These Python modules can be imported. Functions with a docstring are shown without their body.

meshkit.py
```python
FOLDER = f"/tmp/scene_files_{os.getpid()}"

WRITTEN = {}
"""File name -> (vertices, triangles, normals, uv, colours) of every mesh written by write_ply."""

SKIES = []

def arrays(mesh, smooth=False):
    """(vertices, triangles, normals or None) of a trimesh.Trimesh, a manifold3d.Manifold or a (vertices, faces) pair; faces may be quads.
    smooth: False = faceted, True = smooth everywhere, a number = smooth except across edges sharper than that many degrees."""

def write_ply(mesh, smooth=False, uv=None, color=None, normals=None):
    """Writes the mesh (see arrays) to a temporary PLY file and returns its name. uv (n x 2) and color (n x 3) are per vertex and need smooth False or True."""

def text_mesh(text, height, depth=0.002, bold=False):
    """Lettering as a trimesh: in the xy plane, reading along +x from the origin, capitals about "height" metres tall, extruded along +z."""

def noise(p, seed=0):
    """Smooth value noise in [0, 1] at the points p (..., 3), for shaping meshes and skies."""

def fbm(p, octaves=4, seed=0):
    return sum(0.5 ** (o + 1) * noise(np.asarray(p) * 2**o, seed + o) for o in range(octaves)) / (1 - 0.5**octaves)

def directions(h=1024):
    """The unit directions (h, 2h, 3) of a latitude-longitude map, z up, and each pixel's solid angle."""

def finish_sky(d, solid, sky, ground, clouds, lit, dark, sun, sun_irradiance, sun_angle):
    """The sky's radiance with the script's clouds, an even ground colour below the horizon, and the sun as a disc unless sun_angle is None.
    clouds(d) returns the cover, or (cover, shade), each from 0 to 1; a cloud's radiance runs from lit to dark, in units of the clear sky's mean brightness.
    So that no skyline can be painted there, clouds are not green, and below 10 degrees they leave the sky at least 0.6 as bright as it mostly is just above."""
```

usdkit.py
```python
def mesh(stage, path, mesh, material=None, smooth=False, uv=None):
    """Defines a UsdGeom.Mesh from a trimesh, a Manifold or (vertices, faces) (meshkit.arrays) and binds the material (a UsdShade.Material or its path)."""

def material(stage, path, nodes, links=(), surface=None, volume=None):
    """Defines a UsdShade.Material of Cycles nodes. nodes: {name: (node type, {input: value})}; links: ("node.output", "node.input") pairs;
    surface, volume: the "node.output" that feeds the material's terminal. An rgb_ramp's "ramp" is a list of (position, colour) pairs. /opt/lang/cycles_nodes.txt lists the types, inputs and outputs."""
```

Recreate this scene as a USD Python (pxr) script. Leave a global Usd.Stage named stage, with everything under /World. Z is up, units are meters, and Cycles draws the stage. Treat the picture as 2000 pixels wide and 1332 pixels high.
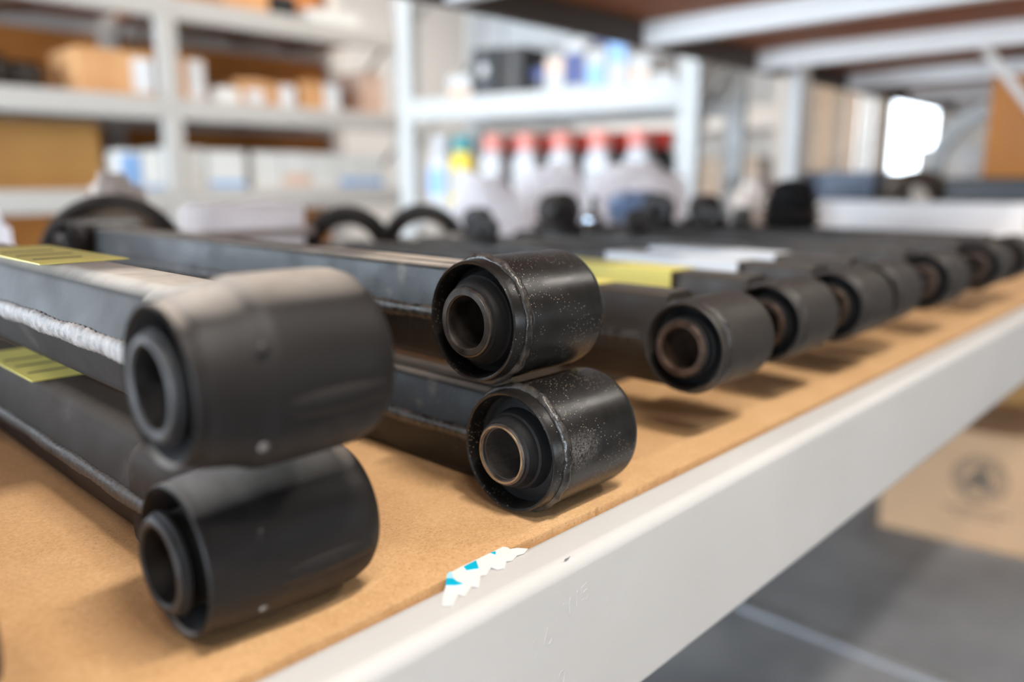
import math, random
import numpy as np, trimesh, usdkit, meshkit
from shapely.geometry import Polygon, box as sbox
from shapely import affinity
from pxr import Usd, UsdGeom, UsdLux, UsdShade, Gf, Sdf, Vt

stage = Usd.Stage.CreateInMemory()
World = UsdGeom.Xform.Define(stage, '/World')
stage.SetDefaultPrim(World.GetPrim())
rng = random.Random(7)
nrng = np.random.default_rng(7)
ZB = 0.85            # height of the shelf board's top above the floor; most code below works with z = 0 on that board

# ------------------------------------------------------------------ camera
F, CX, CY = 1550.0, 1000.0, 666.0
PITCH, AZ = math.atan(311 / F), math.radians(43.45)
hh = np.array([math.cos(AZ), math.sin(AZ), 0]); UP = np.array([0, 0, 1.0])
RIGHT = np.array([math.sin(AZ), -math.cos(AZ), 0])
FWD = hh * math.cos(PITCH) - UP * math.sin(PITCH)
CUP = UP * math.cos(PITCH) + hh * math.sin(PITCH)
CAM = np.array([0, 0, 0.2])
cam = UsdGeom.Camera.Define(stage, '/World/camera')
cam.CreateHorizontalApertureAttr(36.0)
cam.CreateFocalLengthAttr(F / 2000 * 36)
cam.CreateFStopAttr(2.35)
cam.CreateFocusDistanceAttr(0.462)
cam.CreateExposureAttr(0.0)
cam.CreateClippingRangeAttr((0.02, 100.0))
m = np.eye(4); m[0, :3], m[1, :3], m[2, :3], m[3, :3] = RIGHT, CUP, -FWD, CAM + [0, 0, ZB]
UsdGeom.Xformable(cam).AddTransformOp().Set(Gf.Matrix4d(m.tolist()))

# ------------------------------------------------------------------ sky and lights
sky = UsdLux.DomeLight.Define(stage, '/World/sky')
sky.CreateColorAttr(Gf.Vec3f(0.80, 0.90, 1.0)); sky.CreateIntensityAttr(2.5)

def rect_light(name, loc, w, h, aim, color, power):
    l = UsdLux.RectLight.Define(stage, '/World/' + name)
    l.CreateWidthAttr(w); l.CreateHeightAttr(h)
    l.CreateColorAttr(Gf.Vec3f(*color)); l.CreateIntensityAttr(power)
    z = -np.asarray(aim, float); z /= np.linalg.norm(z)
    x = np.cross([0, 0, 1.0], z) if abs(z[2]) < .9 else np.array([1.0, 0, 0])
    x /= np.linalg.norm(x); y = np.cross(z, x)
    mm = np.eye(4); mm[0, :3], mm[1, :3], mm[2, :3], mm[3, :3] = x, y, z, np.asarray(loc) + [0, 0, ZB]
    l.AddTransformOp().Set(Gf.Matrix4d(mm.tolist()))

WARM, COOL = (1.0, 0.925, 0.845), (0.70, 0.85, 1.0)
LAMPS = [(0.16, -0.62, 2.0, .50, .085, 380), (2.5, -0.70, 2.0, .60, .10, 150), (0.0, 2.25, 2.0, 1.2, .3, 5), (1.7, 2.25, 2.0, 1.2, .3, 21), (3.4, 3.0, 2.0, 1.2, .3, 60),
         (-0.75, -0.95, 2.0, .60, .10, 110)]
for i, (x, y, z, w, h, p) in enumerate(LAMPS):
    rect_light('lamp_light' + (f'_{i:03d}' if i else ''), (x, y, z - .001), w, h, (0, 0, -1), WARM, p)
rect_light('window_light', (-2.40, 2.75, 0.35), 2.7, 1.9, (1, 0, 0), COOL, 14)
rect_light('window_light_001', (-1.45, 4.72, 0.45), 1.6, 1.7, (0, -1, 0), COOL, 4)
rect_light('window_light_002', (-2.40, -0.25, 0.22), 1.7, .9, (1, 0, 0), COOL, 17)  # light of an added window, to brighten the far carton and crossbars

# ------------------------------------------------------------------ naming helpers
used = {}
def numbered(parent, name):
    k = (str(parent), name); n = used.get(k, 0); used[k] = n + 1
    return f'{parent}/{name}' + (f'_{n:03d}' if n else '')
def thing(name, label, cat, loc=(0, 0, 0), rotz=0.0, group=None, kind=None, tilt=None):
    x = UsdGeom.Xform.Define(stage, numbered('/World', name))
    x.AddTranslateOp().Set(Gf.Vec3d(float(loc[0]), float(loc[1]), float(loc[2]) + ZB)); x.AddRotateZOp().Set(math.degrees(rotz))
    if tilt: x.AddRotateXYZOp().Set(Gf.Vec3f(*tilt))
    tag(x.GetPrim(), label, cat, group, kind)
    return x.GetPrim()
def tag(p, label=None, cat=None, group=None, kind=None):
    for k, v in (('label', label), ('category', cat), ('group', group), ('kind', kind)):
        if v: p.SetCustomDataByKey(k, v)
def part(name, mesh, mat, parent, smooth=35, label=None):
    p = usdkit.mesh(stage, numbered(parent.GetPath(), name), mesh, mat, smooth=smooth).GetPrim()
    if label: tag(p, label)
    return p
def struct(name, mesh, mat, label, smooth=False):
    mesh = mesh.copy(); mesh.apply_translation([0, 0, ZB])
    p = usdkit.mesh(stage, '/World/' + name, mesh, mat, smooth=smooth).GetPrim()
    tag(p, label, name.split('_')[0], None, 'structure')
    return p

# ------------------------------------------------------------------ mesh helpers
def cat_(*ms): return trimesh.util.concatenate([x for x in ms])
def bx(x0, x1, y0, y1, z0, z1):
    b = trimesh.creation.box([x1 - x0, y1 - y0, z1 - z0]); b.apply_translation([(x0 + x1) / 2, (y0 + y1) / 2, (z0 + z1) / 2]); return b
def rpoly(w, h, r, n=6):
    r = min(r, w / 2 - 1e-5, h / 2 - 1e-5)
    return sbox(-w / 2 + r, -h / 2 + r, w / 2 - r, h / 2 - r).buffer(r, quad_segs=n)
def extr(poly, length): return trimesh.creation.extrude_polygon(poly, length, engine='earcut')
def along(poly, length, axis):
    """poly's (x, y) become the two axes across, extruded along axis: 'x' -> (y, z), 'y' -> (x, z)."""
    e = extr(poly, length); v = e.vertices.copy()
    if axis == 'x': e.vertices = v[:, [2, 0, 1]]
    elif axis == 'y':
        e.vertices = np.stack([v[:, 0], v[:, 2], v[:, 1]], 1); e.invert()
    return e
def rbox(x0, x1, y0, y1, z0, z1, r=.004, n=3):
    """A box with its edges rounded."""
    import manifold3d as m3
    r = min(r, (x1 - x0) / 2.01, (y1 - y0) / 2.01, (z1 - z0) / 2.01)
    s = trimesh.creation.icosphere(1 if n < 4 else 2, r)
    pts = np.concatenate([s.vertices + [x, y, z] for x in (x0 + r, x1 - r) for y in (y0 + r, y1 - r) for z in (z0 + r, z1 - r)])
    return trimesh.convex.convex_hull(pts)
def lathe(profile, n=96, closed=True, noise=None):
    """Revolves (a, r) pairs about the x axis. The profile runs counter-clockwise in (a, r) when closed."""
    p = np.asarray(profile, float); k = len(p)
    t = np.arange(n) * 2 * np.pi / n
    v = np.stack([np.repeat(p[None, :, 0], n, 0), p[None, :, 1] * np.cos(t)[:, None], p[None, :, 1] * np.sin(t)[:, None]], -1)
    if noise is not None: v = noise(v)
    v = v.reshape(-1, 3); f = []
    kk = k if closed else k - 1
    i, j = np.meshgrid(np.arange(n), np.arange(kk), indexing='ij')
    a, b, c, d = i * k + j, i * k + (j + 1) % k, ((i + 1) % n) * k + (j + 1) % k, ((i + 1) % n) * k + j
    f = np.stack([a, b, c, d], -1).reshape(-1, 4)
    mm = trimesh.Trimesh(v, np.vstack([f[:, [0, 1, 2]], f[:, [0, 2, 3]]]), process=False)
    if mm.volume < 0: mm.invert()
    return mm
def tube(points, rad, sides=10, caps=True):
    p = np.asarray(points, float); t = np.gradient(p, axis=0); t /= np.linalg.norm(t, axis=1, keepdims=True)
    ref = np.array([0, 0, 1.0]) if abs(t[0, 2]) < .9 else np.array([1.0, 0, 0])
    a = np.cross(t, ref); a /= np.linalg.norm(a, axis=1, keepdims=True); b = np.cross(t, a)
    rad = np.broadcast_to(rad, (len(p),)); s = np.arange(sides) * 2 * np.pi / sides
    v = p[:, None] + rad[:, None, None] * (np.cos(s)[None, :, None] * a[:, None] + np.sin(s)[None, :, None] * b[:, None])
    v = v.reshape(-1, 3); i, j = np.meshgrid(np.arange(len(p) - 1), np.arange(sides), indexing='ij')
    q = np.stack([i * sides + j, i * sides + (j + 1) % sides, (i + 1) * sides + (j + 1) % sides, (i + 1) * sides + j], -1).reshape(-1, 4)
    f = np.vstack([q[:, [0, 1, 2]], q[:, [0, 2, 3]]])
    if caps:
        n0 = len(v); v = np.vstack([v, p[0], p[-1]]); l = (len(p) - 1) * sides
        f = np.vstack([f, [[n0, (k + 1) % sides, k] for k in range(sides)], [[n0 + 1, l + k, l + (k + 1) % sides] for k in range(sides)]])
    mm = trimesh.Trimesh(v, f, process=False)
    if mm.volume < 0: mm.invert()
    return mm
def lump(rx, ry, rz, amp, freq, seed, sub=4, flat=True):
    """A crumpled bag-like lump standing on z = 0."""
    s = trimesh.creation.icosphere(sub); v = s.vertices.copy()
    v = np.sign(v) * np.abs(v) ** .8
    n = meshkit.fbm(v * freq + seed * 7.3, 4, seed) - .5
    ridg = np.abs(meshkit.noise(v * freq * 2.1 + seed, seed + 5) - .5)
    v = v * (1 + amp * n * 1.6 - amp * ridg)[:, None] * [rx, ry, rz]
    v[:, 2] -= v[:, 2].min() + (rz * .18 if flat else 0)
    v[:, 2] = np.maximum(v[:, 2], 0)
    s.vertices = v; return s

# ------------------------------------------------------------------ materials
L_ = '/World/Looks/'
UsdGeom.Scope.Define(stage, '/World/Looks')
def plain(name, col, rough=.5, metal=0., **kw):
    return usdkit.material(stage, L_ + name, {'p': ('principled_bsdf', dict(base_color=col, roughness=rough, metallic=metal, **kw))}, [], 'p.BSDF')
def mottled(name, c1, c2, scale, rough=(.4, .6), bump=0., bscale=None, metal=0., detail=4, **kw):
    """Colour from noise between two tones, roughness from the same noise, optional fine relief."""
    n = {'c': ('texture_coordinate', {}), 'n': ('noise_texture', dict(scale=scale, detail=detail)),
         'r': ('rgb_ramp', {'ramp': [(.32, c1), (.68, c2)]}),
         'g': ('map_range', dict(from_min=.3, from_max=.7, to_min=rough[0], to_max=rough[1])),
         'p': ('principled_bsdf', dict(metallic=metal, **kw))}
    l = [('c.object', 'n.vector'), ('n.fac', 'r.fac'), ('r.color', 'p.base_color'), ('n.fac', 'g.value'), ('g.result', 'p.roughness')]
    if bump:
        n['bn'] = ('noise_texture', dict(scale=bscale or scale * 5, detail=3)); n['b'] = ('bump', dict(strength=bump, distance=.001))
        l += [('c.object', 'bn.vector'), ('bn.fac', 'b.height'), ('b.normal', 'p.normal')]
    return usdkit.material(stage, L_ + name, n, l, 'p.BSDF')
def black_paint(name, base, dust, rough, speck=.13, scuff=.62, sscale=520, spec=.5, settled=None, level=(.55, .98), spot=None):
    """Painted steel with dust specks and scuffed patches that belong to the surface."""
    n = {'c': ('texture_coordinate', {}),
         'v': ('voronoi_texture', dict(scale=sscale, randomness=1.0)), 'vm': ('math', dict(math_type='less_than', value2=speck)),
         'm': ('noise_texture', dict(scale=30, detail=5)), 'mk': ('math', dict(math_type='greater_than', value2=.50)),
         'sp': ('math', dict(math_type='multiply')),
         'k': ('noise_texture', dict(scale=17, detail=7, roughness=.7)), 'kr': ('map_range', dict(from_min=scuff, from_max=scuff + .14, to_min=0, to_max=.40, clamp=True)),
         'mx': ('math', dict(math_type='maximum')),
         'col': ('mix_color', dict(a=base, b=dust)),
         'g': ('map_range', dict(from_min=.3, from_max=.7, to_min=rough[0], to_max=rough[1])),
         'bn': ('noise_texture', dict(scale=900, detail=2)), 'b': ('bump', dict(strength=.10, distance=.0006)),
         'p': ('principled_bsdf', dict(specular_ior_level=spec))}
    l = [('c.object', 'v.vector'), ('v.distance', 'vm.value1'), ('c.object', 'm.vector'), ('m.fac', 'mk.value1'), ('vm.value', 'sp.value1'), ('mk.value', 'sp.value2'),
         ('c.object', 'k.vector'), ('k.fac', 'kr.value'), ('kr.result', 'mx.value1'), ('sp.value', 'mx.value2'), ('mx.value', 'col.fac'), ('col.result', 'p.base_color'),
         ('m.fac', 'g.value'), ('g.result', 'p.roughness'), ('c.object', 'bn.vector'), ('bn.fac', 'b.height'), ('b.normal', 'p.normal')]
    if spot:         # one scuffed patch rubbed down to grey
        n.update({'sm': ('mapping', dict(location=tuple(-q * w for q, w in zip(spot, (1, 1.6, 1.6))), scale=(1, 1.6, 1.6))), 'sl': ('vector_math', dict(math_type='length')), 'sr': ('map_range', dict(from_min=.004, from_max=.022, to_min=1, to_max=0, clamp=True)),
                  'sn': ('noise_texture', dict(scale=650, detail=4, roughness=.8)), 'sg': ('map_range', dict(from_min=.40, from_max=.72, to_min=0, to_max=.9, clamp=True)), 'sq': ('math', dict(math_type='multiply')), 'sc': ('mix_color', dict(b=(.26, .24, .22)))})
        l.remove(('col.result', 'p.base_color'))
        l += [('c.object', 'sm.vector'), ('sm.vector', 'sl.vector1'), ('sl.value', 'sr.value'), ('c.object', 'sn.vector'), ('sn.fac', 'sg.value'), ('sr.result', 'sq.value1'), ('sg.result', 'sq.value2'), ('sq.value', 'sc.fac'), ('col.result', 'sc.a'), ('sc.result', 'p.base_color')]
    if settled:      # pale dust, brightened in place of grazing reflections, settled on the level faces
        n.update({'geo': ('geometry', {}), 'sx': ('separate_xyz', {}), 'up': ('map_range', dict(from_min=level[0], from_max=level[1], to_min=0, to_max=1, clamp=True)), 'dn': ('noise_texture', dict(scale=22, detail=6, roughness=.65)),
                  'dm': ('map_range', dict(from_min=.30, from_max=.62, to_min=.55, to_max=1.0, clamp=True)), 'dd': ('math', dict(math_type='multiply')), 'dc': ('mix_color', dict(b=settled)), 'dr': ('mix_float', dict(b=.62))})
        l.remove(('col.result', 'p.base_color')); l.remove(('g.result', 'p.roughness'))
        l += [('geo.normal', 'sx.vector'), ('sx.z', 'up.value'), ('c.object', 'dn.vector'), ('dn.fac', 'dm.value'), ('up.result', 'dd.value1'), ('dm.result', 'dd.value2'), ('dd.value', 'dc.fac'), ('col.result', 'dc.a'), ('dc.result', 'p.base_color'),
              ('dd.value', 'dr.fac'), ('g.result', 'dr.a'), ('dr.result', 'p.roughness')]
    return usdkit.material(stage, L_ + name, n, l, 'p.BSDF')
M = {}
M['gloss'] = black_paint('black_gloss_paint', (.010, .009, .008), (.26, .205, .15), (.26, .42), speck=.18)
M['matte'] = black_paint('grey_black_matte_paint', (.022, .019, .017), (.10, .085, .075), (.34, .48), speck=.05, scuff=.60)
M['gloss_scuffed'] = black_paint('scuffed_black_gloss_paint', (.010, .009, .008), (.26, .205, .15), (.26, .42), speck=.18, spot=(-0.0191, -0.0390, 0.0441))
M['brown_bar'] = black_paint('brown_black_bar_paint', (.036, .027, .022), (.11, .085, .07), (.66, .80), speck=.05, scuff=.58, spec=.12, settled=(.085, .066, .05))  # dusty brown, with the missing window light put into the colour
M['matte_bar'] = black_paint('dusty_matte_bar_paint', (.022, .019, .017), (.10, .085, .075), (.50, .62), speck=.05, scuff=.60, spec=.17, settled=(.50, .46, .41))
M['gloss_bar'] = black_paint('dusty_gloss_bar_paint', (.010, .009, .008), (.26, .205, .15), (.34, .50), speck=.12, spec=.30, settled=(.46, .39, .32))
M['row_bar'] = black_paint('dusty_worn_bar_paint', (.034, .026, .020), (.16, .12, .09), (.44, .62), settled=(.10, .085, .070))
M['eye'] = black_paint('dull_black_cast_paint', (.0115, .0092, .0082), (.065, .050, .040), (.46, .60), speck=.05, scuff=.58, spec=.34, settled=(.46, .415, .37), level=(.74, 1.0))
M['row'] = black_paint('worn_black_paint', (.026, .0205, .016), (.16, .12, .09), (.44, .62), scuff=.58)
M['rubber'] = mottled('black_rubber', (.005, .005, .005), (.010, .009, .009), 60, (.6, .8), specular_ior_level=.3)
M['rim'] = mottled('scraped_black_lip', (.012, .012, .013), (.05, .045, .04), 70, (.25, .5))
M['sleeve_black'] = mottled('black_sleeve_metal', (.010, .009, .0085), (.028, .024, .022), 90, (.42, .6))
M['sleeve_brown'] = mottled('brown_sleeve_steel', (.045, .027, .018), (.11, .068, .047), 90, (.4, .6), metal=.5)
M['sleeve_steel'] = mottled('dark_sleeve_steel', (.04, .036, .034), (.13, .11, .095), 90, (.3, .5), metal=.6)
M['rusty'] = mottled('browned_sleeve_edge', (.20, .12, .06), (.42, .28, .16), 160, (.35, .6), metal=.5)
M['bore'] = mottled('worn_steel_bore', (.16, .145, .135), (.22, .20, .185), 500, (.35, .5), metal=.8)
M['weld'] = mottled('painted_weld_bead', (.012, .011, .010), (.06, .05, .042), 110, (.22, .42), bump=.5, bscale=400)
M['weld_brown'] = mottled('brown_weld_bead', (.03, .024, .020), (.085, .068, .055), 140, (.5, .7), bump=.6, bscale=380)
M['weld_grey'] = mottled('dusty_weld_bead', (.10, .09, .085), (.30, .27, .25), 140, (.5, .7), bump=.6, bscale=380)
M['label_yellow'] = plain('yellow_label_paper', (.80, .70, .18), .55)
M['label_white'] = plain('white_label_paper', (.72, .735, .75), .55)
M['ink'] = plain('faint_black_ink', (.10, .075, .055), .7)
M['beam'] = mottled('grey_white_shelf_paint', (.585, .57, .55), (.62, .605, .585), 6, (.50, .58), bump=.06, bscale=260, specular_ior_level=.2)
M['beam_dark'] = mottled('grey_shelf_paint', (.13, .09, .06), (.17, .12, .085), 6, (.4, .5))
M['white_steel'] = plain('white_rack_paint', (.48, .475, .455), .5)
M['pale_card'] = plain('off_white_carton', (.50, .49, .475), .6)
M['bar_white'] = plain('white_crossbar_paint', (.86, .85, .83), .5)
M['beam_warm'] = plain('cream_grey_rack_paint', (.50, .475, .44), .5)
M['beam_under'] = plain('dark_brown_beam_paint', (.075, .058, .048), .6)  # shade on the inner face of the upper rear beam, put into its colour
M['chip'] = plain('bare_chipped_steel', (.16, .15, .14), .5)
M['cyan'] = plain('cyan_sticker_print', (.0, .46, .66), .45)
M['cyan_pale'] = plain('pale_cyan_print', (.42, .72, .82), .5)
M['sticker'] = plain('torn_white_sticker_paper', (.80, .79, .77), .6)
def fibreboard(name, c1, c2, fleck):
    n = {'c': ('texture_coordinate', {}), 'a': ('noise_texture', dict(scale=14, detail=6, roughness=.7)),
         'f': ('noise_texture', dict(scale=520, detail=3, roughness=.6)), 'fm': ('mix_float', dict(fac=.55)),
         'r': ('rgb_ramp', {'ramp': [(.36, c1), (.64, c2)]}),
         'mp': ('mapping', dict(scale=(330, 520, 400), rotation=(0, 0, .6))), 'v': ('voronoi_texture', dict(scale=1.0)), 'vt': ('math', dict(math_type='less_than', value2=.15)),
         'w': ('noise_texture', dict(scale=24, detail=3)), 'wt': ('math', dict(math_type='greater_than', value2=.50)), 'mu': ('math', dict(math_type='multiply')), 'mu2': ('math', dict(math_type='multiply', value2=.65)),
         'col': ('mix_color', dict(b=fleck)), 'b': ('bump', dict(strength=.25, distance=.0006)), 'p': ('principled_bsdf', dict(roughness=.62))}
    l = [('c.object', 'a.vector'), ('c.object', 'f.vector'), ('a.fac', 'fm.a'), ('f.fac', 'fm.b'), ('fm.result', 'r.fac'), ('c.object', 'mp.vector'), ('mp.vector', 'v.vector'),
         ('v.distance', 'vt.value1'), ('c.object', 'w.vector'), ('w.fac', 'wt.value1'), ('vt.value', 'mu.value1'), ('wt.value', 'mu.value2'), ('mu.value', 'mu2.value1'), ('mu2.value', 'col.fac'),
         ('r.color', 'col.a'), ('col.result', 'p.base_color'), ('f.fac', 'b.height'), ('b.normal', 'p.normal')]
    return usdkit.material(stage, L_ + name, n, l, 'p.BSDF')
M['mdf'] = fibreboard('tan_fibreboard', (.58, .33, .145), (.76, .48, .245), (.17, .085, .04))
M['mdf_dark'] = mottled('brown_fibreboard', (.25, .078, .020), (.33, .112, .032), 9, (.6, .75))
M['panel'] = mottled('orange_brown_plywood', (.42, .15, .025), (.55, .21, .04), 3, (.6, .8))
M['panel_gold'] = mottled('golden_cardboard', (.36, .175, .045), (.45, .23, .06), 3, (.6, .8))
M['card'] = mottled('cardboard', (.44, .265, .145), (.50, .31, .17), 5, (.65, .8))
M['card_dark'] = mottled('brown_board_disc', (.17, .11, .07), (.24, .16, .105), 14, (.6, .75))
M['bright_card'] = plain('bright_white_carton', (.90, .90, .90), .5)
M['card_orange'] = mottled('orange_cardboard', (.60, .30, .12), (.70, .38, .17), 8, (.6, .75))
M['card_pink'] = plain('pale_pink_carton', (.72, .50, .38), .6)
M['white_card'] = plain('white_carton', (.74, .735, .70), .5)
M['blue_print'] = plain('blue_carton_print', (.24, .42, .72), .5)
M['navy'] = plain('navy_carton_print', (.045, .06, .20), .5)
M['black_plastic'] = plain('black_plastic', (.018, .017, .017), .4)
M['dark_cast'] = mottled('dark_cast_iron', (.012, .010, .009), (.05, .038, .03), 12, (.35, .6))
M['brown_steel'] = mottled('brown_black_steel', (.05, .035, .025), (.12, .085, .06), 10, (.4, .6))
M['pink_red'] = plain('pale_red_bottle_cap', (.78, .27, .22), .45)  # red of the front caps, paled by overexposure put into the colour
M['red'] = plain('red_bottle_cap', (.72, .05, .025), .4)
M['bottle_white'] = plain('white_bottle_plastic', (.56, .545, .555), .4)
M['yellow'] = plain('yellow_bottle_plastic', (.86, .62, .06), .35)
M['teal'] = plain('teal_bottle_cap', (.05, .30, .33), .4)
M['blue_steel'] = mottled('blue_grey_plates', (.10, .13, .19), (.16, .20, .28), 10, (.35, .5))
M['board_grey'] = mottled('weathered_boards', (.36, .30, .24), (.48, .41, .34), 7, (.6, .8))
M['board_tan'] = mottled('pale_tan_boards', (.55, .42, .31), (.64, .50, .38), 7, (.6, .8))
M['film'] = usdkit.material(stage, L_ + 'clear_film', {'p': ('principled_bsdf', dict(base_color=(.90, .885, .89), roughness=.28)), 't': ('translucent_bsdf', dict(color=(.94, .92, .94))), 'm': ('mix_closure', dict(fac=.72))},
                            [('p.BSDF', 'm.closure1'), ('t.BSDF', 'm.closure2')], 'm.closure')
M['film_blue'] = plain('bluish_film', (.28, .38, .58), .3)
M['film_tan'] = plain('dusty_film', (.56, .48, .42), .3)
M['rod'] = plain('brace_paint', (.74, .71, .67), .4)
M['wall'] = plain('wall_plaster', (.78, .77, .75), .8)
M['wall_dark'] = plain('brown_wall', (.16, .12, .09), .7)
M['ceiling'] = plain('ceiling_sheet', (.32, .31, .30), .8)
M['concrete'] = mottled('grey_concrete', (.13, .135, .145), (.24, .24, .245), 3.2, (.45, .65), bump=.2, bscale=60, detail=7)
M['joint'] = mottled('floor_joint_strip', (.22, .23, .25), (.32, .33, .345), 12, (.4, .55))
M['lamp_housing'] = plain('lamp_housing', (.8, .8, .8), .5)
M['pane'] = usdkit.material(stage, L_ + 'window_pane', {'t': ('transparent_bsdf', {}), 'g': ('glossy_bsdf', dict(roughness=.02)), 'f': ('fresnel', dict(IOR=1.45)), 'm': ('mix_closure', {})},
                            [('f.fac', 'm.fac'), ('t.BSDF', 'm.closure1'), ('g.BSDF', 'm.closure2')], 'm.closure')

# ------------------------------------------------------------------ the room
RX0, RX1, RY0, RY1, RZ0, RZ1 = -2.5, 6.6, -2.6, 4.8, -ZB, 2.25
T = .12
struct('floor', bx(RX0 - T, RX1 + T, RY0 - T, RY1 + T, RZ0 - .1, RZ0), M['concrete'], 'grey mottled concrete floor under the shelving')
struct('ceiling', bx(RX0 - T, RX1 + T, RY0 - T, RY1 + T, RZ1, RZ1 + .1), M['ceiling'], 'pale ceiling above the storeroom')
LW = (1.4, 4.1, -.6, 1.3); LW2 = (-1.15, .65, -.25, .70); RW = (1.86, 2.66, .22, 1.2); BW = (-2.25, -.65, -.4, 1.3); FW = (1.2, 2.7, -.1, .55)  # the low front opening in the left wall is added for fill
def holed_x(x0, x1, z0, z1, y0, y1):
    return cat_(bx(RX0, x0, y0, y1, RZ0, RZ1), bx(x1, RX1, y0, y1, RZ0, RZ1), bx(x0, x1, y0, y1, RZ0, z0), bx(x0, x1, y0, y1, z1, RZ1))
struct('wall_front', holed_x(*FW, RY0 - T, RY0), M['wall_dark'], 'brown panelled wall behind the viewer, with a window')
struct('wall_back', holed_x(*BW, RY1, RY1 + T), M['wall'], 'pale plaster wall behind the left shelving, with a window')
def holed(y0, y1, z0, z1, x0, x1):
    return cat_(bx(x0, x1, RY0, y0, RZ0, RZ1), bx(x0, x1, y1, RY1, RZ0, RZ1), bx(x0, x1, y0, y1, RZ0, z0), bx(x0, x1, y0, y1, z1, RZ1))
struct('wall_left', cat_(bx(RX0 - T, RX0, RY0, LW2[0], RZ0, RZ1), bx(RX0 - T, RX0, LW2[0], LW2[1], RZ0, LW2[2]), bx(RX0 - T, RX0, LW2[0], LW2[1], LW2[3], RZ1), bx(RX0 - T, RX0, LW2[1], LW[0], RZ0, RZ1),
                         bx(RX0 - T, RX0, LW[0], LW[1], RZ0, LW[2]), bx(RX0 - T, RX0, LW[0], LW[1], LW[3], RZ1), bx(RX0 - T, RX0, LW[1], RY1, RZ0, RZ1)), M['wall'], 'pale plaster wall with two windows on the left, the nearer one added')
struct('wall_right', holed(*RW, RX1, RX1 + T), M['wall'], 'pale plaster wall at the far end with a bright window')
for n, (y0, y1, z0, z1), loc, rz, lab in ((1, LW, (RX0 - .06, (LW[0] + LW[1]) / 2), 0, 'wide daylight window in the left wall'), (2, RW, (RX1 + .06, (RW[0] + RW[1]) / 2), 0, 'bright daylight window in the far end wall'),
                                          (3, BW, ((BW[0] + BW[1]) / 2, RY1 + .06), math.pi / 2, 'daylight window in the rear wall at the left'), (4, FW, ((FW[0] + FW[1]) / 2, RY0 - .06), math.pi / 2, 'daylight window in the wall behind the viewer'), (5, LW2, (RX0 - .06, (LW2[0] + LW2[1]) / 2), 0, 'low window added for fill light in the left wall, nearer the front')):
    w = thing(f'window_{n}', lab, 'window', (*loc, z0), rz, None, 'structure')
    hw, hz = (y1 - y0) / 2, z1 - z0
    part('window_frame', cat_(bx(-.05, .05, -hw, hw, 0, .05), bx(-.05, .05, -hw, hw, hz - .05, hz), bx(-.05, .05, -hw, -hw + .05, .05, hz - .05), bx(-.05, .05, hw - .05, hw, .05, hz - .05)), M['white_steel'], w, False)
    part('mullion', bx(-.03, .03, -.02, .02, .05, hz - .05), M['white_steel'], w, False)
    for a, b in ((-hw + .05, -.02), (.02, hw - .05)): part('pane', bx(-.004, .004, a, b, .05, hz - .05), M['pane'], w, False)
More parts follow.
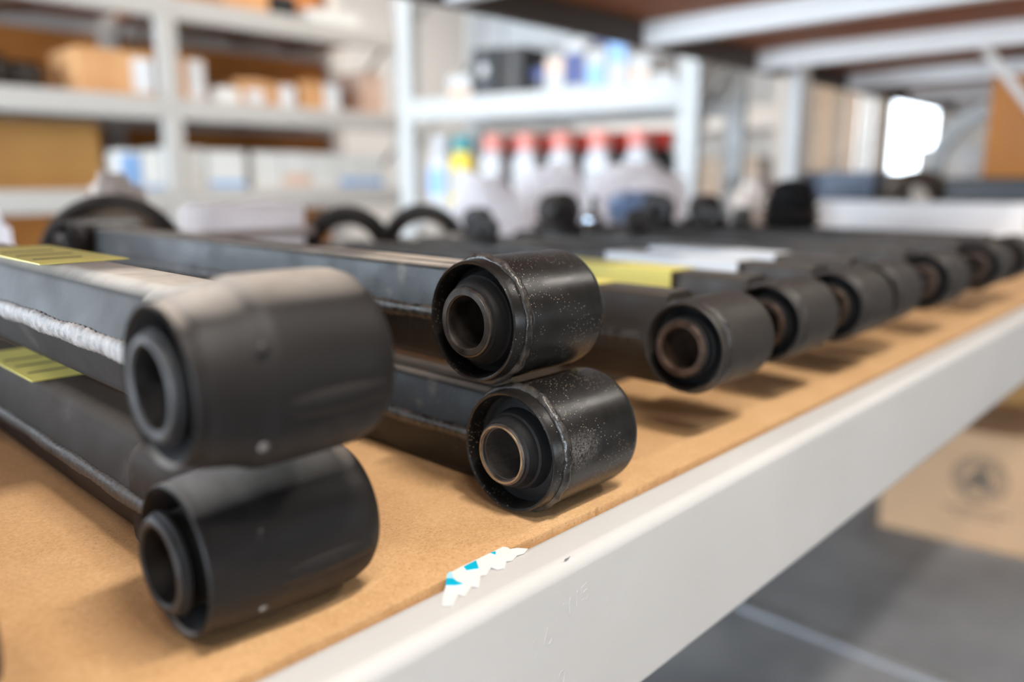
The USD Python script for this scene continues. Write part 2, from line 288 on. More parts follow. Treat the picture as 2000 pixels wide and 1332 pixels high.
for i, (x, y, z, w, h, p) in enumerate(LAMPS):
    t = thing('ceiling_lamp', ['long ceiling lamp above the aisle in front of the shelf', 'long ceiling lamp above the aisle at the far end', 'ceiling lamp over the rear aisle near the left wall', 'ceiling lamp over the middle of the rear aisle', 'ceiling lamp over the far part of the rear aisle', 'long ceiling lamp above the front aisle on the left'][i], 'lamp', (x, y, z))
    part('housing', rbox(-w / 2 - .02, w / 2 + .02, -h / 2 - .02, h / 2 + .02, .0, .06, .01), M['lamp_housing'], t)
    for sx in (-1, 1): part('hanger', bx(sx * w * .4 - .006, sx * w * .4 + .006, -.006, .006, .06, RZ1 - z), M['lamp_housing'], t, False)
# strip of raised joint in the concrete, and a second one parallel to it further along
def joint(p0, p1, name):
    p0, p1 = np.array(p0), np.array(p1); d = p1 - p0; L = np.linalg.norm(d); a = math.atan2(d[1], d[0])
    e = along(rpoly(.026, .008, .003, 2), L, 'x'); e.apply_transform(trimesh.transformations.rotation_matrix(a, [0, 0, 1])); e.apply_translation([p0[0], p0[1], RZ0 + .004])
    return e
struct('trim_1', joint((1.72, 3.2), (1.72, -2.0), 'j'), M['joint'], 'thin raised joint strip across the concrete floor')

# ------------------------------------------------------------------ the rack that carries the arms
UPX = (-1.35, 2.66, 5.3)
rack = thing('shelving_rack', 'grey-white steel shelf rack in the foreground with long front beam', 'rack', (0, 0, -ZB))
Zr = ZB
BH = .115
def beam_x(x0, x1, y0, y1, z0, z1, r=.0085):
    e = along(rpoly(y1 - y0, z1 - z0, r, 8), x1 - x0, 'x'); e.apply_translation([x0, (y0 + y1) / 2, (z0 + z1) / 2 + Zr]); return e
for x in UPX:
    for y in (.285, 1.245):
        part('upright', rbox(x, x + .070, y if y < 1 else y - .05, y + .05 if y < 1 else y, 0, Zr + 1.0, .004), M['beam'], rack)
front = []
for x0, x1 in ((UPX[0] + .071, UPX[1] - .001), (UPX[1] + .071, UPX[2] - .001)):
    front.append(part('beam', beam_x(x0, x1, .249, .2812, -BH, -.0004), M['beam'], rack, 50))
    part('beam', beam_x(x0, x1, 1.2465, 1.277, -BH, -.0004), M['beam'], rack, 50)
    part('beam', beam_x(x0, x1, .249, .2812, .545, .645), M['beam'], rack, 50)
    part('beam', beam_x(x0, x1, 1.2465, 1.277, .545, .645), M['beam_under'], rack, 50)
def crossbar(x, z0, z1, mat):
    e = along(rpoly(.04, z1 - z0, .005, 4), 1.2465 - .2812, 'y'); e.apply_translation([x, .2812, (z0 + z1) / 2 + Zr])
    part('crossbar', e, mat, rack, 50)
for x in (-.9, -.2, .46, 1.14, 1.83, 2.46, 3.2, 3.9, 4.6): crossbar(x, .548, .606, M['bar_white'])
for x in (-.6, .3, 1.2, 2.1, 3.3, 4.2): crossbar(x, -.075, -.0186, M['beam'])
for x in UPX[1:2]:
    part('brace', tube([(x + .035, .56 - .22, .435 + Zr - .28), (x + .035, .737, .664 + Zr), (x + .035, .92, .895 + Zr)], .013, 10), M['rod'], rack)
    part('brace', tube([(x + .035, .33, -.05 + Zr), (x + .035, 1.21, -.6 + Zr)], .013, 10), M['rod'], rack)
# stamped characters and a paint chip on the long front beam
def on_beam(text, x, z, h, tilt=0):
    t = meshkit.text_mesh(text, h, .0006)
    v = t.vertices.copy(); c, s = math.cos(tilt), math.sin(tilt)
    v = np.stack([c * v[:, 0] - s * v[:, 1], s * v[:, 0] + c * v[:, 1], v[:, 2]], 1)
    t.vertices = np.stack([v[:, 0] + x, .24903 - v[:, 2] * .22, v[:, 1] + z + Zr], 1)
    return t
STAMPS = [('16', .2785, -.0455, .0105, .25), ('W5', .305, -.0335, .0105, .25), ('/ 65', .262, -.082, .009, .45), ('69', .294, -.0755, .009, .35)]
for s in STAMPS: part('stamped_mark', on_beam(*s), M['beam'], rack, False)
chip = extr(Polygon([(.3075, .2524), (.3090, .2529), (.3112, .2526), (.3135, .2532), (.3110, .2522), (.3088, .2521)]), .0003); chip.apply_translation([0, 0, Zr - .0005])
part('paint_chip', chip, M['chip'], rack, False)

def ragged_board(x0, x1, y0, y1, z0, z1, seed):
    """Board whose long front edge is slightly frayed."""
    r = np.random.default_rng(seed); xs = np.arange(x0, x1, .004)
    fr = [(x, y0 + abs(r.normal(0, .0005)) + .0004 * math.sin(x * 37)) for x in xs] + [(x1, y0)]
    return extr(Polygon(fr + [(x1, y1), (x0, y1)]), z1 - z0), z0
for i, (x0, x1, lab) in enumerate(((UPX[0] + .075, UPX[1] - .005, 'tan fibreboard shelf board under the control arms'), (UPX[1] + .075, UPX[2] - .005, 'tan fibreboard shelf board of the next bay to the right'))):
    t = thing('shelf_board', lab, 'board', (x0, .2822, -.0184))
    e, _ = ragged_board(0, x1 - x0, 0, .9635, 0, .0184, i)
    part('panel', e, M['mdf'], t, False)
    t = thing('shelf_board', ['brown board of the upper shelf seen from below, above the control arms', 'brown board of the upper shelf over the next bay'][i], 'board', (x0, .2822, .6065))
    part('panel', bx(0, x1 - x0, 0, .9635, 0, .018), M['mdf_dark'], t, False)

# torn sticker on the beam's top
st = thing('torn_sticker', 'torn white sticker with cyan patches left on the front beam', 'sticker', (.2255, .27, .0))
def flat(pts, z0, z1):
    e = extr(Polygon([(x - .2255, y - .27) for x, y in pts]), z1 - z0); e.apply_translation([0, 0, z0]); return e
part('paper', flat([(0.25226, 0.2856), (0.26491, 0.28649), (0.2734, 0.28641), (0.28787, 0.28649), (0.2952, 0.28672), (0.29643, 0.28444), (0.29587, 0.28184), (0.29957, 0.27986), (0.30303, 0.27492), (0.29783, 0.27285), (0.29326, 0.27395), (0.28732, 0.27171), (0.28426, 0.27344), (0.27823, 0.26896), (0.27422, 0.27032), (0.27363, 0.27439), (0.26651, 0.27056), (0.26321, 0.27183), (0.25457, 0.26427), (0.25272, 0.26754), (0.24389, 0.26276), (0.24241, 0.26633), (0.23396, 0.26099), (0.23019, 0.2645), (0.23638, 0.27069), (0.24312, 0.27636)], .0001, .00045), M['sticker'], st, False)
for pts in ([(0.24915, 0.28227), (0.24427, 0.27751), (0.2475, 0.27384), (0.25117, 0.27208), (0.25067, 0.27634), (0.25142, 0.27933)],
            [(0.26401, 0.28512), (0.27322, 0.28539), (0.26804, 0.27799), (0.26228, 0.28121)], [(0.28497, 0.28611), (0.28808, 0.28532), (0.28534, 0.28262)]):
    part('print_patch', flat(pts, .0004, .0008), M['cyan'], st, False)
part('print_patch', flat([(0.25374, 0.28627), (0.25568, 0.28592), (0.25193, 0.27988), (0.24978, 0.2827)], .0004, .0008), M['cyan_pale'], st, False, 'pale cyan corner')

# ------------------------------------------------------------------ control arms
def shell_profile(L, R, lip, wall=.004, style='gloss'):
    """Outer sleeve of a bushing, near end at a = 0: lip, band, groove, barrel, rounded far end."""
    if style == 'matte':
        q = lip / R
        out = [(0, lip * .965), (.0010, lip * .99), (.0030, lip), (.0055, lip * .995), (.010, R * (.25 + .75 * q)), (.018, R * (.45 + .55 * q)), (.0245, R * (.60 + .40 * q)), (.0275, R * (.78 + .22 * q)), (.0305, R * .985), (.034, R),
               (L * .6, R * 1.004), (L - .017, R), (L - .009, R * .985), (L - .004, R * .945), (L - .001, R * .88), (L, R * .82)]
        inn = [(L - .006, lip * .80), (L - .010, lip * .80), (.010, lip * .82), (.002, lip * .93)]
    else:
        out = [(0, R * .925), (.0008, R * .945), (.0028, R * .958), (.0098, R * .966), (.0106, R * .955), (.0120, R * .955), (.0132, R * .985), (.0155, R), (L - .006, R), (L - .0025, R * .985), (L - .0007, R * .955), (L, R * .925)]
        inn = [(L - .003, R * .87), (L - .010, R * .85), (.010, R * .85), (.0030, R * .872), (.0008, R * .895)]
    return out + inn
def arm(name, label, loc, L, R, style, so, si, protrude, barw, barz, length=.715, seed=1, rusty=False, rotz=0., flange=.70, recess=.006, group=None, seam_w=.010, lip=None, far_r=None, bar_dx=0., seam_mat=None, wild=1., shell_mat=None, bar_mat=None):
    """Origin: on the near bushing's axis line, at the middle of its length, at the height of the arm's lowest point. loc z = base."""
    zc = R if barz is None else barz[2]
    t = thing(name, label, 'control arm', loc, rotz, group)
    paint = M[{'gloss': 'gloss', 'matte': 'matte', 'row': 'row'}[style]]
    st_ = 'matte' if style == 'matte' else 'gloss'
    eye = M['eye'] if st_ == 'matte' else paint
    r0 = np.random.default_rng(seed)
    Rn, zn, lip = R, zc, lip or R * .93
    for k, y in enumerate((0, length)):
        if k and far_r: R, zc = far_r, far_r + (zn - Rn)
        def put(mm):
            mm = mm.copy(); mm.apply_translation([-L / 2, y, zc]); return mm
        sh = lathe(shell_profile(L, R, lip, style=st_), 112)
        if st_ == 'matte':   # lap seam along the wrapped shell, lower front
            def crease(a0, a1, th, r, bulge):
                aa = np.linspace(a0, a1, 14); rr = R - r + bulge * np.sin(np.linspace(0.02, np.pi - .02, 14)) ** .5
                return tube(np.stack([aa, -rr * math.cos(th), rr * math.sin(th)], -1), r, 16)
            part('lap_seam', put(crease(.033, L - .010, -.20, .0075, .0024)), eye, t, 50)
            nub = trimesh.creation.icosphere(2, .0022); nub.apply_scale([1, .5, 1])
            for na, th in ((.0255, .42), (.0255, -.62)):
                nn = nub.copy(); nn.apply_transform(trimesh.transformations.rotation_matrix(-th, [1, 0, 0])); rr = R * .965; nn.apply_translation([na, -rr * math.cos(th), rr * math.sin(th)])
                part('weld_spot', put(nn), M['weld_grey'] if th < 0 else eye, t)
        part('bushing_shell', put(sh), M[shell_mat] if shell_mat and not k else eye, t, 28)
        if st_ == 'gloss':
            def wob(v, s=seed * 3 + k):
                n = meshkit.fbm(np.stack([v[..., 1] * 190, v[..., 2] * 190, v[..., 0] * 0 + s], -1), 3, s)
                w = 1 + wild * (-.60 + 1.35 * meshkit.noise(np.stack([v[..., 1] * 38, v[..., 2] * 38, v[..., 0] * 0 + s + 9.], -1), s))
                rad = np.hypot(v[..., 1], v[..., 2]); base = R * .958
                q = 1 + ((rad - base) * (w * (.6 + .8 * n) - 1)) / rad
                o = v.copy(); o[..., 1] *= q; o[..., 2] *= q; o[..., 0] += (n - .5) * .0022
                return o
            ring = [(.0115 + .0030 * math.cos(a), R * .966 + .0026 * math.sin(a)) for a in np.linspace(0, 2 * np.pi, 11)[:-1]]
            part('weld_ring', put(lathe(ring, 180, noise=wob)), M['weld'], t, 60)
        ri = lip * .825 if st_ == 'matte' else R * .855
        fl = lip * .64 if st_ == 'matte' else R * flange
        # rubber: recessed web, then a stepped flange around the metal sleeve; the same on the far end
        rb = [(recess + .004, ri), (recess + .006, ri * .93), (recess + .004, fl * 1.05), (recess - .001, fl), (recess - .0035, fl * .97), (recess - .0045, fl * .92), (min(recess - .005, -protrude + .0045), so + .0020), (-protrude + .0032, so + .0016), (-protrude + .0022, so + .0002),
              (L + protrude - .003, so + .0002), (L - recess + .004, fl * .92), (L - recess + .001, fl), (L - recess - .004, fl * 1.05), (L - recess - .006, ri)]
        if st_ == 'matte': rb = [(.0022, lip * .922), (.0050, lip * .866), (.0100, lip * .80), (recess + .004, lip * .78)] + rb[1:]  # rubber carried up the inside of the lip to darken the shaded recess
        part('rubber_bush', put(lathe(rb, 96)), M['rubber'], t, 30)
        sl = [(-protrude + .0008, so), (-protrude, so - .0009), (-protrude, si + .0011), (-protrude + .0010, si), (L + protrude - .0010, si), (L + protrude, si + .001), (L + protrude, so - .001), (L + protrude - .001, so)]
        part('inner_sleeve', put(lathe(sl, 96)), M['sleeve_black' if st_ == 'matte' else 'sleeve_brown' if style == 'row' else 'sleeve_steel'], t, 30)
        if st_ == 'gloss':
            fr_ = [(-protrude - .0004, so - .0012), (-protrude - .0004, si + .0006), (-protrude + .012, si - .0003), (-protrude + .012, si + .0002), (-protrude + .0006, si + .0009), (-protrude + .0002, so - .0010)]
            part('sleeve_edge', put(lathe(fr_, 96)), M['rusty' if rusty else 'sleeve_brown' if style == 'row' else 'sleeve_steel'], t, 40, 'browned bare metal edge' if rusty else None)
            if rusty: part('bore_lining', put(lathe([(-protrude + .003, si - .0001), (L + protrude - .003, si - .0001), (L + protrude - .003, si - .0006), (-protrude + .003, si - .0006)], 96)), M['bore'], t, 40)
    # the bar: two pressed channels welded along the middle of both sides
    R, zc = Rn, zn
    z0, z1 = barz[0], barz[1]; zm = (z0 + z1) / 2
    ya, yb = R * .80, length - R * .80
    rc = .014 if st_ == 'matte' else .006
    hb, sl_ = (z1 - z0) / 2, .0075 if st_ == 'matte' else .0055      # the sides lean in above and below the seam
    full = Polygon([(barw / 2 - rc, 0), (barw / 2 - sl_ - rc, hb - rc), (-barw / 2 + sl_ + rc, hb - rc), (-barw / 2 + rc, 0), (-barw / 2 + sl_ + rc, -hb + rc), (barw / 2 - sl_ - rc, -hb + rc)]).buffer(rc, quad_segs=6)
    upper = full.intersection(sbox(-1, .0008, 1, 1)); lower = full.intersection(sbox(-1, -1, 1, -.0008))
    if st_ == 'gloss':     # a groove beside each top edge, where the cover plate lies on the channel
        for s in (-1, 1):
            upper = upper.difference(Polygon([(s * (barw / 2 - .0135), 1), (s * (barw / 2 - .0110), 1), (s * (barw / 2 - .0114), (z1 - z0) / 2 - .0022), (s * (barw / 2 - .0131), (z1 - z0) / 2 - .0022)]))
        upper = upper.union(sbox(-barw / 2 + .0135, (z1 - z0) / 2 - .002, barw / 2 - .0135, (z1 - z0) / 2 + .0006))
    for nm, pl in (('upper_channel', upper), ('lower_channel', lower)):
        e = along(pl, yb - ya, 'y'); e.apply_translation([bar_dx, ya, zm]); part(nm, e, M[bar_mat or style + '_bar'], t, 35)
    if st_ == 'matte':   # the bar swells into the eye
        for ye, sg in ((0, 1), (length, -1)):
            a = rpoly(barw * .995, (z1 - z0) * .99, rc, 6).exterior.coords; b = rpoly(min(L * .70, barw * .97), R * 1.86, .016, 6).exterior.coords
            pts = [(x + bar_dx, ye + sg * .095, zm + z) for x, z in a] + [(x + bar_dx * .8, ye + sg * .012, zc + z) for x, z in b]
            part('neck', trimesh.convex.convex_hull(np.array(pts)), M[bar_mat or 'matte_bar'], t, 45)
    for s in (-1, 1):
        n = int((yb - ya) / .0022); ys = np.linspace(ya + .004, yb - .004, n)
        ph = np.cumsum(r0.uniform(.7, 1.3, n)); rr = 1 + .07 * np.sin(ph * 1.9) + .07 * np.sin(ph * .21) + r0.normal(0, .025, n)
        a = np.linspace(-np.pi / 2, np.pi / 2, 9)
        v = np.stack([np.stack([bar_dx + s * (barw / 2 - .0006 + .0032 * rr * np.cos(q)), ys, zm + seam_w / 2 * rr * np.sin(q) + .0003 * np.sin(ph * .13)], -1) for q in a], 1).reshape(-1, 3)
        i, j = np.meshgrid(np.arange(n - 1), np.arange(8), indexing='ij')
        q = np.stack([i * 9 + j, i * 9 + j + 1, (i + 1) * 9 + j + 1, (i + 1) * 9 + j], -1).reshape(-1, 4)
        if s > 0: q = q[:, ::-1]
        part('weld_seam', trimesh.Trimesh(v, np.vstack([q[:, [0, 1, 2]], q[:, [0, 2, 3]]]), process=False), M[seam_mat or ('weld_grey' if st_ == 'matte' else 'weld')], t, True)
    return t
def label_on(t, mat, x0, x1, y0, y1, z, label):
    e = along(Polygon([(x0, z), (x1, z), (x1, z + .0006), (x0, z + .0006)]), y1 - y0, 'y'); e.apply_translation([0, y0, 0])
    p = part('paper_label', e, mat, t, False, label)
    r = random.Random(str(t.GetPath()))
    for k in range(3):
        yy = y0 + (y1 - y0) * (.2 + .22 * k); ww = (x1 - x0) * r.uniform(.5, .8)
        tx = bx(x0 + (x1 - x0) * .12, x0 + (x1 - x0) * .12 + ww, yy, yy + .004, z + .0006, z + .0008)
        part('print_line', tx, M['ink'], p, False)
A = 'control_arm'
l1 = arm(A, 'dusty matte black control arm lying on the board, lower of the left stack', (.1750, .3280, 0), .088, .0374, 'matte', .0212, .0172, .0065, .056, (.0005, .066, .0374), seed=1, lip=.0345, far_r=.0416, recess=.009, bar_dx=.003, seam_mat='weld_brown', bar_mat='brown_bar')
label_on(l1, M['label_yellow'], -.019, .023, .27, .40, .0662, 'yellow paper label')
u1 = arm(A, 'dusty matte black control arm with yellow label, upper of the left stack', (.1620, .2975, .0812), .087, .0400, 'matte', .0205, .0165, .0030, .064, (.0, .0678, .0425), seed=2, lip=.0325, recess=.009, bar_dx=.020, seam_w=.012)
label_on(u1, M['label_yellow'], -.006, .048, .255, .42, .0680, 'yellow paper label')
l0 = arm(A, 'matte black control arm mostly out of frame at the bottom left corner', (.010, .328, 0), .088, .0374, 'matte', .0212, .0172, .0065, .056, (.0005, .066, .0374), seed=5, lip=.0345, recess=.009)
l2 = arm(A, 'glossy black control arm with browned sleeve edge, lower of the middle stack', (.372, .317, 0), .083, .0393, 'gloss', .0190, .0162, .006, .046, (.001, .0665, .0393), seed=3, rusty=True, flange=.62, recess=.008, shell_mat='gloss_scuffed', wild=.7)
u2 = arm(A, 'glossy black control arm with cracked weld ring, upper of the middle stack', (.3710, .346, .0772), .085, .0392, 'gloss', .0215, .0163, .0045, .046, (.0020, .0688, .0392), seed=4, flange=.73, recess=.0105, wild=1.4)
# the receding row, raised on two square tubes
RAIL = .0340
ROW = [(.568, .3174), (.713, .322), (.850, .318), (.960, .322), (1.145, .318), (1.40, .320), (1.56, .318)]
ords = ['nearest', 'second nearest', 'third', 'fourth', 'fifth', 'sixth', 'farthest']
for k, (y, lab) in enumerate(((.475, 'dark square steel tube under the row of arms, nearer the front'), (.93, 'dark square steel tube under the row of arms, nearer the back'))):
    t = thing('square_tube', lab, 'steel tube', (.43, y, 0))
    part('tube_wall', along(rpoly(RAIL, RAIL, .004, 3).difference(rpoly(RAIL - .006, RAIL - .006, .002, 2)), 1.22, 'x').apply_translation([0, 0, RAIL / 2]), M['dark_cast'], t)
proto = None
for i, (x, y) in enumerate(ROW):
    lab = f'worn black control arm, {ords[i]} of the row receding to the right'
    if i < 4: lab += (' with yellow label' if i < 2 else ' with white label')
    z = RAIL
    if proto is None:
        proto = arm(A, lab, (x, y, z), .083, .037, 'row', .0218, .0165, .004, .050, (.0, .077, .040), seed=9, flange=.68, recess=.010, wild=1.5)
        t = proto
        stage.CreateClassPrim('/World/arm_class')      # its parts, for the copies to reference
        for c in list(proto.GetChildren()): Sdf.CopySpec(stage.GetRootLayer(), c.GetPath(), stage.GetRootLayer(), Sdf.Path('/World/arm_class/' + c.GetName()))
    else:
        t = thing(A, lab, 'control arm', (x, y, z), rng.uniform(-.02, .02))
        t.GetReferences().AddInternalReference(Sdf.Path('/World/arm_class'))
        if i >= 4: t.SetInstanceable(True)
    tag(t, group='worn control arms in the receding row')
def wrapped_label(t, mat, hw, y0, y1, z, drop, label):
    """A paper label folded over the bar's top and down its left side."""
    e = cat_(bx(-hw - .0006, hw - .004, y0, y1, z, z + .0006), bx(-hw - .0012, -hw - .0006, y0, y1, z - drop, z + .0006))
    part('paper_label', e, mat, t, False, label)
for i in range(4):
    t = stage.GetPrimAtPath('/World/control_arm_%03d' % (5 + i))
    wrapped_label(t, M['label_yellow'] if i < 2 else M['label_white'], .025, .105 + .004 * i, .30, .0776, .030, 'yellow paper label folded over the bar' if i < 2 else 'white paper label folded over the bar')

# ------------------------------------------------------------------ things behind and on top of the arms
TOP = .1112      # height of the row's bars
def ring(name, label, cat, loc, ro, ri, w, rz, mat, inner=None):
    """A ring or short pipe standing on its edge; loc is the point it stands on, its axis along local x."""
    t = thing(name, label, cat, loc, rz)
    b = .006
    p = [(-w / 2, ro - b), (-w / 2, ri + b), (-w / 2 + b, ri), (w / 2 - b, ri), (w / 2, ri + b), (w / 2, ro - b), (w / 2 - b, ro), (-w / 2 + b, ro)]
    e = lathe(p, 64); e.apply_translation([0, 0, ro]); part('ring_wall', e, mat, t, 30)
    if inner is not None:
        e = lathe([(-w / 2 + .008, ri + .0004), (-w / 2 + .008, ri - .003), (w / 2 - .008, ri - .003), (w / 2 - .008, ri + .0004)], 64); e.apply_translation([0, 0, ro]); part('liner', e, inner, t, 30)
    return t
ring('pipe_ring', 'dark steel ring standing on edge behind the middle arms, left of the pair', 'ring', (.812, 1.165, 0), .080, .051, .06, math.radians(57), M['dark_cast'], M['brown_steel'])
ring('pipe_ring', 'dark steel ring with tan lining behind the middle arms, right of the pair', 'ring', (.985, 1.165, 0), .080, .051, .07, math.radians(50), M['dark_cast'], M['card'])
r3 = ring('pipe_ring', 'large dark ring with brown inside at the rear left, behind the upper left arm', 'ring', (.415, 1.135, 0), .092, .076, .045, math.radians(66), M['dark_cast'], M['brown_steel'])
e = lathe([(-.004, .0001), (-.004, .0745), (.004, .0745), (.004, .0001)], 48, closed=False); e.apply_translation([0, 0, .092]); part('end_disc', e, M['card_dark'], r3, 30)
def bag(label, loc, r, seed, mat, amp=.35, freq=2.2):
    t = thing('plastic_bag', label, 'bag', loc, 0)
    part('film', lump(*r, amp, freq, seed), mat, t, True)
    k = lump(r[0] * .16, r[1] * .3, r[2] * .22, .5, 3, seed + 3, 3); 
    k.apply_translation([r[0] * .25, 0, r[2] * 1.45]); part('knot', k, mat, t, True)
    return t
bag('white plastic bag at the far left end of the rear row', (.232, 1.195, 0), (.074, .040, .105), 1, M['film'])
bag('greyish crumpled film bag beside the large brown ring', (.452, 1.222, 0), (.055, .018, .110), 2, M['film_tan'])
bag('white crumpled plastic bag right of the tan-lined ring', (1.155, 1.165, 0), (.080, .065, .112), 3, M['film'])
bag('pale lilac plastic bag behind the dark castings, left of the larger one', (1.345, 1.165, 0), (.085, .070, .125), 4, M['film'])
bag('large pale lilac plastic bag behind the dark castings', (1.70, 1.165, 0), (.185, .072, .132), 5, M['film'])
bag('bluish plastic bag lying over the dark castings', (1.49, 1.035, TOP), (.075, .050, .036), 6, M['film_blue'])
bag('dusty grey bag at the foot of the rear upright, left of the long white carton', (2.345, 1.160, 0), (.120, .070, .118), 8, M['film_tan'])
t = thing('wrapped_bundle', 'long bundle wrapped in white film between the large ring and the pair of rings', 'bundle', (.635, 1.190, 0))
e = rbox(-.092, .092, -.045, .045, 0, .168, .02).subdivide().subdivide().subdivide(); v = e.vertices.copy(); nn = meshkit.fbm(v * 28, 3, 4) - .5; v[:, 0] += nn * .012; v[:, 1] += nn * .012; v[:, 2] = np.maximum(v[:, 2] + nn * .014 * (v[:, 2] > .02), 0); e.vertices = v
part('film', e, M['film'], t, True)
for zz in (.115,): part('strap', rbox(-.096, .096, -.0555, .0555, zz, zz + .012, .003), M['film_tan'], t)
def casting(label, x, y, s, seed, rz, lug=True):
    """A cast bracket: a flattened hub with a bore and two ribbed lugs."""
    t = thing('cast_bracket', label, 'bracket', (x, y, TOP), rz, None)
    hub = lathe([(-.030, .030), (-.030, .014), (.030, .014), (.030, .030), (.022, .037), (-.022, .037)], 40); hub.apply_scale(s); hub.apply_translation([0, 0, .037 * s]); part('hub', hub, M['dark_cast'], t, 30)
    foot = rbox(-.055 * s, .055 * s, -.030 * s, .030 * s, 0, .016 * s, .005); part('foot', foot, M['dark_cast'], t)
    for sx in (-1, 1):
        rib = extr(Polygon([(.028 * s, 0), (.052 * s, 0), (.028 * s, .045 * s)]), .012 * s); v = rib.vertices.copy(); rib.vertices = np.stack([sx * v[:, 0], v[:, 2] - .006 * s, v[:, 1] + .010 * s], 1)
        if sx < 0: rib.invert()
        part('rib', rib, M['dark_cast'], t, False)
    return t
casting('dark cast bracket on the arms, leftmost of the pile, beside a shiny steel ball', 1.145, .965, .95, 1, 1.2)
casting('dark cast bracket on the arms in front of the bluish bag', 1.40, .915, .90, 2, .4)
casting('dark cast bracket on the arms in front of the large lilac bag', 1.56, .90, .85, 3, 1.3)
casting('small dark cast bracket lying low behind the middle arms', .96, .99, .62, 4, .2)
casting('small dark cast bracket between the two yellow-labelled arms and the pile', 1.145, .79, .58, 5, .7)
casting('low dark cast bracket to the right of the shiny ball', 1.40, .80, .62, 6, .3)
casting('low dark cast bracket left of the tall rubber boot', 1.56, .81, .50, 7, .2)
casting('low dark cast bracket nearest the upper middle arm', .85, .86, .50, 8, .5)
t = thing('ball_joint', 'small steel ball added as a bluish highlight among the dark castings', 'ball joint', (1.145, .885, TOP))  # added ball joint; its glint stands in for a blurred highlight
part('ball', lathe([(.0, .0001), (.004, .012), (.014, .020), (.026, .020), (.036, .013), (.040, .0001)], 32, closed=False).apply_transform(trimesh.transformations.rotation_matrix(-math.pi / 2, [0, 1, 0])), plain('bright_steel', (.62, .70, .78), .16, 1.0), t, 60)
part('stud', tube([(0, 0, .038), (.004, 0, .062)], .006, 12), M['dark_cast'], t)
t = thing('rubber_boot', 'tall black rubber boot standing before the rack upright', 'boot', (1.56, .705, TOP))
part('bellows', lathe([(0, .004), (0, .040), (.012, .050), (.020, .042), (.030, .049), (.038, .040), (.048, .046), (.056, .036), (.066, .040), (.078, .026), (.084, .012), (.084, .004)], 40).apply_transform(trimesh.transformations.rotation_matrix(-math.pi / 2, [0, 1, 0])).apply_scale(1.12), M['rubber'], t, 40)
part('clamp_band', lathe([(.020, .0425), (.028, .0475), (.030, .0500), (.022, .0445)], 40).apply_transform(trimesh.transformations.rotation_matrix(-math.pi / 2, [0, 1, 0])).apply_scale(1.12), M['dark_cast'], t, 40)
# long white box at the end of the bay
t = thing('carton', 'long bluish-white carton lying at the far end of the row of arms', 'box', (2.57, .793, 0))
part('box_body', rbox(-.07, .072, -.318, .318, 0, .142, .004), M['bright_card'], t); part('flap', bx(-.0715, -.0700, -.318, .318, .066, .0685), M['label_white'], t, False)
# next bay
for k in range(9):
    t = thing('steel_plate', f'blue-grey plate of the dark stack right of the rear upright, {["lowest", "second from below", "third from below", "fourth from below", "middle", "fourth from top", "third from top", "second from top", "topmost"][k]}', 'plate', (2.98, 1.105, .026 * k), rng.uniform(-.02, .02), 'blue-grey plates stacked in the next bay')
    part('plate_body', rbox(-.205, .205, -.125, .125, 0, .0255, .005), M['blue_steel'], t); part('edge_strip', bx(-.2058, -.2046, -.11, .11, .010, .015), M['dark_cast'], t, False)
ring('coil_ring', 'grey coiled ring standing behind the long white carton', 'ring', (2.84, .86, 0), .120, .070, .05, math.radians(48), M['brown_steel'], M['dark_cast'])
t = thing('crate', 'black plastic crate holding up the cardboard box at the right', 'crate', (2.97, .545, 0))
W_, D_ = .20, .205
part('crate_wall', cat_(bx(-W_, W_, -D_, -D_ + .008, 0, .2), bx(-W_, W_, D_ - .008, D_, 0, .2), bx(-W_, -W_ + .008, -D_ + .008, D_ - .008, 0, .2), bx(W_ - .008, W_, -D_ + .008, D_ - .008, 0, .2), bx(-W_ + .008, W_ - .008, -D_ + .008, D_ - .008, 0, .008)), M['black_plastic'], t, False)
part('lid', rbox(-W_ - .006, W_ + .006, -D_ - .006, D_ + .006, .2, .212, .004), M['black_plastic'], t)
part('handle', rbox(-W_ - .014, -W_ + .001, -.06, .06, .13, .16, .004), M['black_plastic'], t)
t = thing('cardboard_box', 'brown cardboard box standing on the black crate at the right edge', 'box', (2.97, .485, .2122))
part('box_body', rbox(-.17, .17, -.18, .18, 0, .30, .003), M['panel'], t); part('tape', bx(-.1706, -.1698, -.03, .03, .12, .30), M['card'], t, False)
part('print_mark', bx(-.1706, -.1699, -.13, -.07, .14, .20), M['ink'], t, False)
ring('white_hoop', 'large white hoop standing half hidden behind the brown cardboard box', 'hoop', (3.36, .74, 0), .245, .190, .05, math.radians(8), M['white_steel'], M['black_plastic'])
t = thing('carton', 'white carton seen through the white hoop', 'box', (3.85, .93, 0)); part('box_body', rbox(-.15, .15, -.2, .2, 0, .34, .004), M['white_card'], t); part('tape', bx(-.1506, -.1499, -.02, .02, 0, .34), M['label_white'], t, False)
